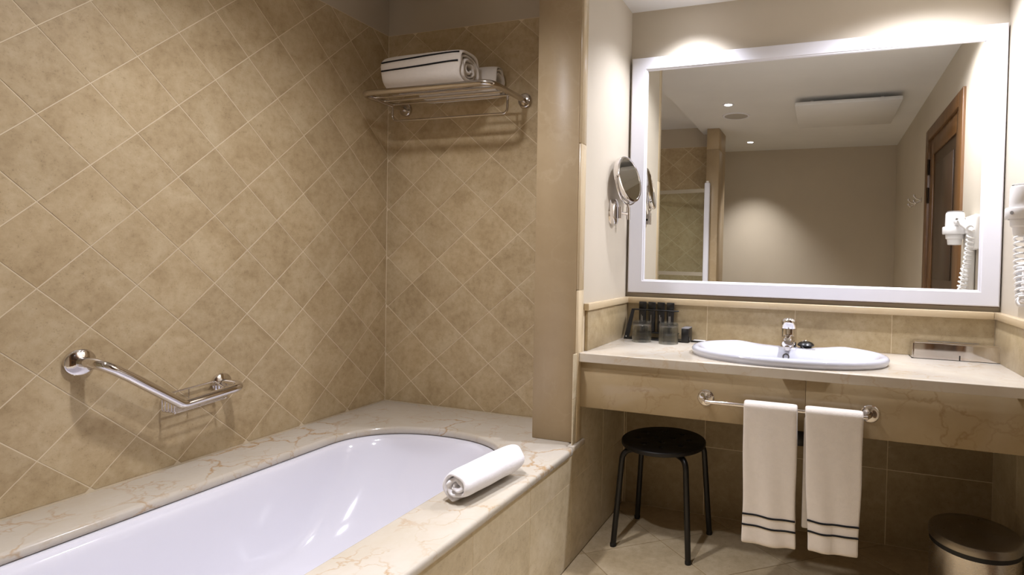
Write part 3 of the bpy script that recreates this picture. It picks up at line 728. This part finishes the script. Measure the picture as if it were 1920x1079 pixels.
# ================================================================== TOWEL RAIL UNDER THE COUNTER
YA = YK + 0.022
rl = thing('towel_rail', 'chrome towel rail with round flanges on the counter apron', 'towel rail', (2.04, YA, 0.72))
ZR = 0.722
for x, s in ((1.743, 1), (2.332, -1)):
    flange('wall_flange', (x, YA, 0.720), (0, -1, 0), 0.032, MCH, rl, 0.006)
    tube('bracket', fillet([(x, YA, 0.720), (x + 0.004 * s, YA - 0.030, 0.720), (x + 0.018 * s, YA - 0.070, ZR)], 0.01, 4), [0.010] * 7, MCH, rl, 14)
tube('rail', [(1.755, YA - 0.070, ZR), (2.320, YA - 0.070, ZR)], 0.0072, MCH, rl, 14)
YB = YA - 0.070
def hung_towel(name, x0, x1, ztop, zf, zb, label, seed, skew, stripes, taper):
    t = thing(name, label, 'towel', ((x0 + x1) / 2, YB, zf), 'striped hand towels on the rail')
    NX = 22
    def fold(u, z):
        d = (ztop - z) / (ztop - zf)
        return 0.0035 * d * math.sin(u * 7.0 + seed) + 0.003 * d * math.sin(u * 13 + 2 * seed + z * 6)
    def xof(u, z):
        d = (ztop - z) / (ztop - zf)
        return x0 + (x1 - x0) * u + d * (skew[0] * (1 - u) + skew[1] * u) + 0.003 * math.sin(z * 17 + seed) * (1 if u < 0.5 else -1) * d
    TH = 0.017; R = 0.010
    prof = []       # (y, z) outer, from front bottom up over the rail to back bottom
    for k in range(25): prof.append((YB - R - TH, zf + (ZR - zf) * k / 24))
    for k in range(1, 10):
        a = PI * k / 10; prof.append((YB - (R + TH) * math.cos(a), ZR + (R + TH * 0.72) * math.sin(a)))
    for k in range(21): prof.append((YB + R + TH, ZR + (zb - ZR) * k / 20))
    inn = []
    for k in range(25): inn.append((YB - R, zf + (ZR - zf) * k / 24))
    for k in range(1, 10):
        a = PI * k / 10; inn.append((YB - R * math.cos(a), ZR + R * 0.76 * math.sin(a)))
    for k in range(21): inn.append((YB + R, ZR + (zb - ZR) * k / 20))
    n = len(prof); ring = prof + inn[::-1]
    bm = bmesh.new(); rows = []
    for i in range(NX + 1):
        u = i / NX; e = min(u, 1 - u) * NX; sh = 0.28 if e < 0.5 else (0.08 if e < 1.5 else 0)
        row = []
        m = len(ring)
        for k, (y, z) in enumerate(ring):
            kk = k if k < n else m - 1 - k
            my = (prof[kk][0] + inn[kk][0]) / 2; mz = (prof[kk][1] + inn[kk][1]) / 2
            yy = y + (my - y) * sh; zz = z + (mz - z) * sh
            if kk == 0 or kk == n - 1: zz += 0.0012 * math.sin(u * 9)
            sl = (u - 0.5) * 0.004 if kk < 25 else 0
            row.append(bm.verts.new((xof(u, zz), yy + (fold(u, zz) if kk < 25 else 0.4 * fold(u, zz)), zz + sl * (1 if kk < 4 else 0))))
        rows.append(row)
    m = len(ring)
    for A, B in zip(rows, rows[1:]):
        for k in range(m): bm.faces.new((A[k], A[(k + 1) % m], B[(k + 1) % m], B[k]))
    for R_, f in ((rows[0], 1), (rows[-1], -1)):
        for k in range(n - 1):
            q = (R_[k], R_[k + 1], R_[m - 2 - k], R_[m - 1 - k]); bm.faces.new(q if f > 0 else q[::-1])
    o = fin('terry_cloth', bm, MTW2, t, True); s = o.modifiers.new('sub', 'SUBSURF'); s.levels = 1; s.render_levels = 1
    for z in stripes:
        bm = bmesh.new(); rows = []
        for i in range(NX + 1):
            u = i / NX; rows.append([bm.verts.new((xof(u, z + s_), YB - R - TH + fold(u, z + s_) - 0.0008, z + s_ + 0.0015 * math.sin(u * 5 + seed))) for s_ in (-0.003, 0.003)])
        for A, B in zip(rows, rows[1:]): bm.faces.new((A[0], A[1], B[1], B[0]))
        st = fin('stripe', bm, MBK, t, True); sd = st.modifiers.new('solid', 'SOLIDIFY'); sd.thickness = 0.003; sd.offset = 0
    return t
hung_towel('hand_towel', 1.899, 2.088, 0.745, 0.226, 0.30, 'striped white hand towel on the rail nearer the stool', 1.0, (0.006, 0.004), (0.334, 0.295), 0)
t2 = hung_towel('hand_towel', 2.113, 2.306, 0.745, 0.236, 0.262, 'striped white hand towel on the rail nearer the bin', 2.7, (0.020, -0.004), (0.346, 0.308), 0)
box('inner_fold', 2.111, 2.140, YB + 0.008, YB + 0.024, 0.30, 0.70, MTW2, t2, 0.006, 3)

# ---- waste trap under the basin
tp = thing('waste_trap', 'dark bottle trap under the basin seen between the towels', 'trap', (2.075, 0.10, 0.46))
lathe('trap_cup', [(0, 0), (0.026, 0.002), (0.032, 0.012), (0.032, 0.075), (0.026, 0.085), (0.018, 0.088)], MBT, tp, 24, (2.088, 0.10, 0.478)); tube('tail_pipe', [(2.088, 0.10, 0.56), (2.088, 0.10, ZK - 0.12)], 0.016, MCHD, tp, 14)
tube('outlet_pipe', fillet([(2.088, 0.10, 0.545), (2.088, 0.20, 0.545), (2.088, 0.34, 0.545)], 0.02), 0.015, MCHD, tp, 14)

# ================================================================== STOOL
sx, sy, sz = 1.506, 0.040, 0.45
st = thing('stool', 'round black stool with four tube legs under the counter', 'stool', (sx, sy, 0))
SR = 0.188
holes = []
for k in range(8):
    a = 2 * PI * k / 8 + 0.2; cx, cy = 0.112 * math.cos(a), 0.112 * math.sin(a)
    holes.append([(cx + 0.0125 * math.cos(b), cy + 0.0125 * math.sin(b)) for b in [2 * PI * i / 14 for i in range(14)]])
for k in range(3):
    a = 2 * PI * k / 3 + 0.6; cx, cy = 0.045 * math.cos(a), 0.045 * math.sin(a)
    holes.append([(cx + 0.0115 * math.cos(b), cy + 0.0115 * math.sin(b)) for b in [2 * PI * i / 14 for i in range(14)]])
plate('seat', [(SR * math.cos(a), SR * math.sin(a)) for a in [2 * PI * k / 64 for k in range(64)]], holes, -0.020, 0.0, 0.006, MSP, st, Matrix.Translation((sx, sy, sz)))
feet = [(1.326, -0.100), (1.342, 0.190), (1.666, -0.128), (1.700, 0.156)]
for px_, py_ in feet:
    d = Vector((px_ - sx, py_ - sy, 0)); top = Vector((sx, sy, 0)) + d * 0.72
    p = fillet([(sx + d.x * 0.25, sy + d.y * 0.25, sz - 0.033), (sx + d.x * 0.84, sy + d.y * 0.84, sz - 0.033), (px_, py_, 0.004)], [0, 0.045, 0], 8)
    lg = tube('leg', p, 0.0125, MST, st, 16)
    lathe('foot_cap', [(0, 0), (0.0132, 0), (0.0138, 0.004), (0.0138, 0.014), (0.0126, 0.016)], MRB, lg, 16, (px_, py_, 0))
lathe('hub_screw', [(0, -0.012), (0.008, -0.012), (0.009, -0.004), (0.009, 0)], MST, st, 14, (sx + 0.09, sy - 0.09, sz - 0.02))

# ================================================================== PEDAL BIN
bx, by, bz = 2.692, -0.132, 0.315
bn = thing('pedal_bin', 'round brushed steel pedal bin standing at the right wall', 'bin', (bx, by, 0))
lathe('body', [(0, 0.012), (0.138, 0.012), (0.141, 0.016), (0.141, 0.272), (0.139, 0.274), (0, 0.274)], MSS, bn, 64, (bx, by, 0))
lathe('base_ring', [(0, 0), (0.142, 0), (0.1435, 0.003), (0.1435, 0.014), (0, 0.014)], MRB, bn, 64, (bx, by, 0))
lathe('seal_band', [(0.139, 0.272), (0.1425, 0.273), (0.1425, 0.290), (0.139, 0.291)], MRB, bn, 64, (bx, by, 0))
lathe('lid', [(0.139, 0.290), (0.1455, 0.290), (0.1455, 0.312), (0.1435, 0.316), (0.139, 0.3185), (0.08, 0.3225), (0, 0.324)], MSL, bn, 64, (bx, by, 0), auto=30)
box('pedal', bx - 0.03, bx + 0.03, by - 0.185, by - 0.138, 0.014, 0.022, MRB, bn, 0.004, 2)
box('hinge_block', bx - 0.035, bx + 0.035, by + 0.138, by + 0.158, 0.255, 0.300, MRB, bn, 0.004, 2)

# ================================================================== MAGNIFYING MIRROR
mm = thing('magnifying_mirror', 'round chrome magnifying mirror on a swivel arm', 'magnifying mirror', (XN, 0.10, 1.47))
lathe('wall_base', [(0, 0.028), (0.030, 0.028), (0.036, 0.026), (0.040, 0.022), (0.040, 0.002), (0.041, 0), (0, 0)], MCH, mm, 40, (XN, 0.100, 1.470), (1, 0, 0), 1.0, 1.5)
P0 = Vector((XN + 0.040, 0.108, 1.465))
tube('hinge_post', [P0 + Vector((0, 0, -0.024)), P0 + Vector((0, 0, 0.03))], 0.009, MCH, mm, 14)
tube('swivel_arm', [P0, P0 + Vector((0.022, 0.035, 0.0))], 0.008, MCH, mm, 12)
P1 = P0 + Vector((0.026, 0.042, 0.0))
tube('swivel_post', [P1 + Vector((0, 0, -0.028)), P1 + Vector((0, 0, 0.032))], 0.0095, MCH, mm, 14)
DN = Vector((0.955, -0.16, 0.19)).normalized()        # the way the glass looks
DC = Vector((P1.x - 0.002, P1.y, 1.628))
hx = DN.cross(Vector((0, 0, 1))).normalized()
yk_ = []
for k in range(17):
    a = PI + PI * k / 16; yk_.append(DC + hx * (0.119 * math.cos(a)) + Vector((0, 0, 0.119 * math.sin(a))))
tube('yoke', yk_, 0.0042, MCH, mm, 10)
tube('yoke_stem', [P1 + Vector((0, 0, 0.02)), DC + Vector((0, 0, -0.119))], 0.006, MCH, mm, 10)
dh = lathe('mirror_head', [(0, -0.026), (0.09, -0.026), (0.104, -0.022), (0.110, -0.014), (0.111, 0.002), (0.110, 0.008), (0.106, 0.011), (0.100, 0.0115), (0.0985, 0.009)], MCH, mm, 56, DC, DN)
lathe('glass_disc', [(0.099, 0.0092), (0.08, 0.0088), (0.05, 0.0083), (0, 0.008)], MMI, dh, 56, DC, DN, auto=80)
for s in (-1, 1): lathe('pivot_screw', [(0, 0.014), (0.004, 0.014), (0.0055, 0.010), (0.0055, 0)], MCH, mm, 14, DC + hx * (0.112 * s), hx * s)

# ================================================================== HAIR DRYER ON THE RIGHT WALL
hd = thing('hair_dryer', 'white hair dryer in its wall holder with coiled cord', 'hair dryer', (XR, -0.17, 1.42))
HX, HY = 2.79, -0.195
lathe('motor_body', [(0, 0.094), (0.030, 0.094), (0.040, 0.090), (0.043, 0.082), (0.0445, 0.03), (0.043, 0.0), (0.036, -0.01), (0, -0.01)], MWP, hd, 40, (HX, HY, 1.430))
lathe('intake_grille', [(0.030, 0.002), (0.034, 0.003), (0.038, 0.001), (0.038, 0)], MWP2, hd, 40, (HX, HY, 1.5235))
lathe('holder_ring', [(0.046, -0.02), (0.054, -0.020), (0.056, -0.014), (0.056, 0.014), (0.054, 0.018), (0.046, 0.018), (0.046, -0.02)], MWP, hd, 40, (HX, HY, 1.430))
lathe('nozzle', [(0.042, 0.0), (0.040, -0.022), (0.034, -0.026), (0.031, -0.052), (0.028, -0.053), (0.028, -0.04), (0, -0.04)], MWP, hd, 32, (HX, HY, 1.410))
bm = bmesh.new()
pth = [Vector((HX, HY + 0.02, 1.480)), Vector((HX + 0.012, HY + 0.09, 1.465)), Vector((HX + 0.030, HY + 0.17, 1.430))]
bm_tube(bm, fillet(pth, 0.1, 6), [0.019, 0.0195, 0.02, 0.0205, 0.021, 0.021, 0.0205, 0.0195, 0.018][:len(fillet(pth, 0.1, 6))] or 0.02, 18)
hh = fin('handle', bm, MWP, hd, True, 50)
box('switch', HX - 0.016, HX - 0.008, HY + 0.085, HY + 0.115, 1.476, 1.488, MWP2, hh, 0.002, 1)
lathe('cord_joint', [(0, 0.03), (0.007, 0.03), (0.0105, 0.01), (0.012, 0)], MWP, hd, 16, (HX + 0.033, HY + 0.178, 1.426), (0.15, 0.8, -0.25))
box('holder_arm', HX + 0.03, XR, HY - 0.028, HY + 0.05, 1.412, 1.446, MWP, hd, 0.008, 3)
box('wall_plate', XR - 0.035, XR, HY - 0.03, HY + 0.17, 1.33, 1.50, MWP, hd, 0.014, 3)
box('holder_stem', XR - 0.040, XR - 0.002, HY + 0.03, HY + 0.09, 1.13, 1.35, MWP, hd, 0.010, 3)
lathe('round_mark', [(0, 0.001), (0.006, 0.001), (0.006, 0)], MWP2, hd, 16, (HX - 0.046, HY - 0.034, 1.430), (-0.8, -0.6, 0))
# coiled cord: a spring hanging down in a loop
def coil(p, r, turns, n=12):
    cl = fillet(p, 0.03, 8); cum = [0]
    for a, b in zip(cl, cl[1:]): cum.append(cum[-1] + (b - a).length)
    out = []; N = turns * n; i = 0
    for k in range(N + 1):
        s = cum[-1] * k / N
        while i < len(cl) - 2 and cum[i + 1] < s: i += 1
        q = cl[i].lerp(cl[i + 1], min(1, (s - cum[i]) / max(1e-9, cum[i + 1] - cum[i]))); t = (cl[i + 1] - cl[i]).normalized()
        e1 = t.cross(Vector((1, 0, 0.01))).normalized(); e2 = t.cross(e1); a = 2 * PI * k / n
        out.append(q + (e1 * math.cos(a) + e2 * math.sin(a)) * r)
    return out
tube('coiled_cord', coil([(2.825, -0.02, 1.40), (2.818, -0.06, 1.25), (2.815, -0.105, 1.13), (2.812, -0.140, 1.13), (2.830, -0.140, 1.25)], 0.0155, 20, 14), 0.0038, MWP, hd, 7)
sk2 = thing('shaver_socket', 'white shaver socket on the right wall beneath the dryer', 'socket', (XR, 0.06, 1.18))
box('face_plate', XR - 0.014, XR, 0.020, 0.105, 1.12, 1.27, MWP, sk2, 0.004, 2)
box('socket_insert', XR - 0.0165, XR - 0.0135, 0.034, 0.091, 1.14, 1.25, MWP2, sk2, 0.001, 1)

# ================================================================== CEILING THINGS
lab = {'basin': 'recessed white ceiling spotlight above the stool end of the counter', 'counter': 'recessed white ceiling spotlight above the bin end of the counter', 'middle': 'recessed white ceiling spotlight next to the round speaker grille', 'rear': 'recessed ceiling spotlight nearest the plain rear wall', 'tub': 'recessed white ceiling spotlight above the bathtub'}
for k, (x, y, wt, cone, bl, c) in LAMPS.items():
    ZL = ZA if x < 1.0 else ZC
    t = thing('ceiling_spotlight', lab[k], 'spotlight', (x, y, ZL), 'recessed ceiling spotlights')
    lathe('trim_ring', [(0.030, -0.001), (0.032, -0.005), (0.044, -0.004), (0.047, 0.0)], MFW, t, 32, (x, y, ZL))
    lathe('lens', [(0, -0.0025), (0.030, -0.0025), (0.031, 0)], MEM, t, 24, (x, y, ZL))
    L = bpy.data.lights.new('spot_beam', 'SPOT'); L.energy = wt; L.color = c; L.spot_size = math.radians(cone); L.spot_blend = bl; L.shadow_soft_size = 0.06 if k == 'tub' else 0.03
    lo = bpy.data.objects.new('spot_beam', L); lo.location = (x, y, ZL - 0.028); link(lo, t)
sk3 = thing('ceiling_speaker', 'round flush speaker grille in the white ceiling', 'speaker', (1.425, -1.85, ZC))
lathe('bezel', [(0.098, -0.004), (0.100, -0.007), (0.114, -0.005), (0.117, 0)], MFW, sk3, 48, (1.425, -1.850, ZC)); lathe('grille', [(0, -0.0045), (0.098, -0.0045), (0.099, 0)], simple('grille_grey', (176, 170, 160), 0.8), sk3, 48, (1.425, -1.850, ZC))
hp = thing('ceiling_panel', 'white rectangular heating panel hung below the ceiling', 'panel', (2.30, -1.79, ZC - 0.06))
box('panel_face', 1.93, 2.675, -2.17, -1.42, ZC - 0.062, ZC - 0.034, MCE, hp, 0.003, 1)
for x in (2.05, 2.55):
    for y in (-2.05, -1.54): lathe('hanger', [(0.012, 0), (0.012, 0.0345)], MWP, hp, 12, (x, y, ZC - 0.0345))

# ================================================================== DOOR IN THE RIGHT WALL, HOOKS
dr = struct(bpy.data.objects.new('door_1', None)); dr.location = (XR, -1.0, 0); COL.objects.link(dr)
dr['label'] = 'brown wooden panelled door in a wooden frame'
for y0, y1, z0, z1 in ((-1.56, -1.46, 0, 2.22), (-0.52, -0.42, 0, 2.22), (-1.46, -0.52, 2.138, 2.22)):
    box('door_frame', XR - 0.016, XR + 0.05, y0, y1, z0, z1, MWD, dr, 0.004, 2)
lf = box('door_leaf', XR + 0.012, XR + 0.05, -1.458, -0.522, 0.005, 2.138, MWD2, dr)
for y0, y1, z0, z1 in ((-1.458, -1.345, 0.005, 2.138), (-0.635, -0.522, 0.005, 2.138), (-1.345, -0.635, 2.02, 2.138), (-1.345, -0.635, 0.95, 1.08), (-1.345, -0.635, 0.005, 0.2)):
    box('stile', XR + 0.000, XR + 0.013, y0, y1, z0, z1, MWD, lf, 0.003, 1)
for y0, y1, z0, z1 in ((-1.25, -0.73, 1.16, 1.94), (-1.25, -0.73, 0.28, 0.87)):
    box('raised_panel', XR + 0.004, XR + 0.013, y0, y1, z0, z1, MWD2, lf, 0.004, 1)
for z in (0.25, 1.75, 1.95):
    tube('hinge', [(XR - 0.010, -1.459, z - 0.055), (XR - 0.010, -1.459, z + 0.055)], 0.009, MBR, dr, 12)
lathe('door_handle', [(0, 0), (0.025, 0), (0.025, 0.006), (0.009, 0.01), (0.009, 0.045), (0, 0.045)], MCH, dr, 24, (XR, -0.58, 1.02), (-1, 0, 0))
for k, (y, lb_) in enumerate(((-1.77, 'chrome double robe hook on the right wall nearer the door'), (-2.06, 'chrome double robe hook on the right wall farther from the door'))):
    h = thing('robe_hook', lb_, 'hook', (XR, y, 1.75), 'chrome robe hooks')
    lathe('back_disc', [(0, 0.008), (0.016, 0.008), (0.020, 0.005), (0.020, 0)], MCH, h, 20, (XR, y, 1.75), (-1, 0, 0))
    for dz in (0.012, -0.026):
        tube('peg', fillet([(XR, y, 1.75), (XR - 0.04, y, 1.75 + dz), (XR - 0.052, y, 1.765 + dz)], 0.01, 4), 0.006, MCH, h, 10)
        lathe('knob', [(0, 0.010), (0.007, 0.008), (0.010, 0), (0.007, -0.008), (0, -0.010)], MCH, h, 14, (XR - 0.053, y, 1.772 + dz))

# ================================================================== GLASS BATH SCREEN (seen in the mirror)
bs = thing('bath_screen', 'glass bath screen with white hinge post at the tub foot', 'bath screen', (1.115, -2.225, ZD))
box('hinge_post', 1.088, 1.140, -2.258, -2.215, ZD + 0.001, 1.985, MFW, bs, 0.010, 3)
lathe('post_cap', [(0, 0.016), (0.014, 0.016), (0.016, 0.012), (0.016, 0)], MWP, bs, 20, (1.114, -2.236, 1.985))
d = Vector((-0.86, -0.18, 0)).normalized(); q0 = Vector((1.09, -2.235, 0)); nn = Vector((d.y, -d.x, 0)) * 0.003
def pane(name, s0, s1, z0, z1, k, mat):
    bm = bmesh.new(); vs = []
    for z in (z0, z1):
        for s_, e in ((s0, 1), (s1, 1), (s1, -1), (s0, -1)): vs.append(bm.verts.new(q0 + d * s_ + nn * e * k + Vector((0, 0, z))))
    for f in ((3, 2, 1, 0), (4, 5, 6, 7), (0, 1, 5, 4), (1, 2, 6, 5), (2, 3, 7, 6), (3, 0, 4, 7)): bm.faces.new([vs[i] for i in f])
    return fin(name, bm, mat, bs)
pane('glass_pane', 0.0, 0.80, ZD + 0.012, 1.93, 1.0, MGS); pane('top_strip', 0.0, 0.80, 1.895, 1.93, 1.5, MFR); pane('lower_strip', 0.0, 0.80, 1.105, 1.14, 1.5, MFR)
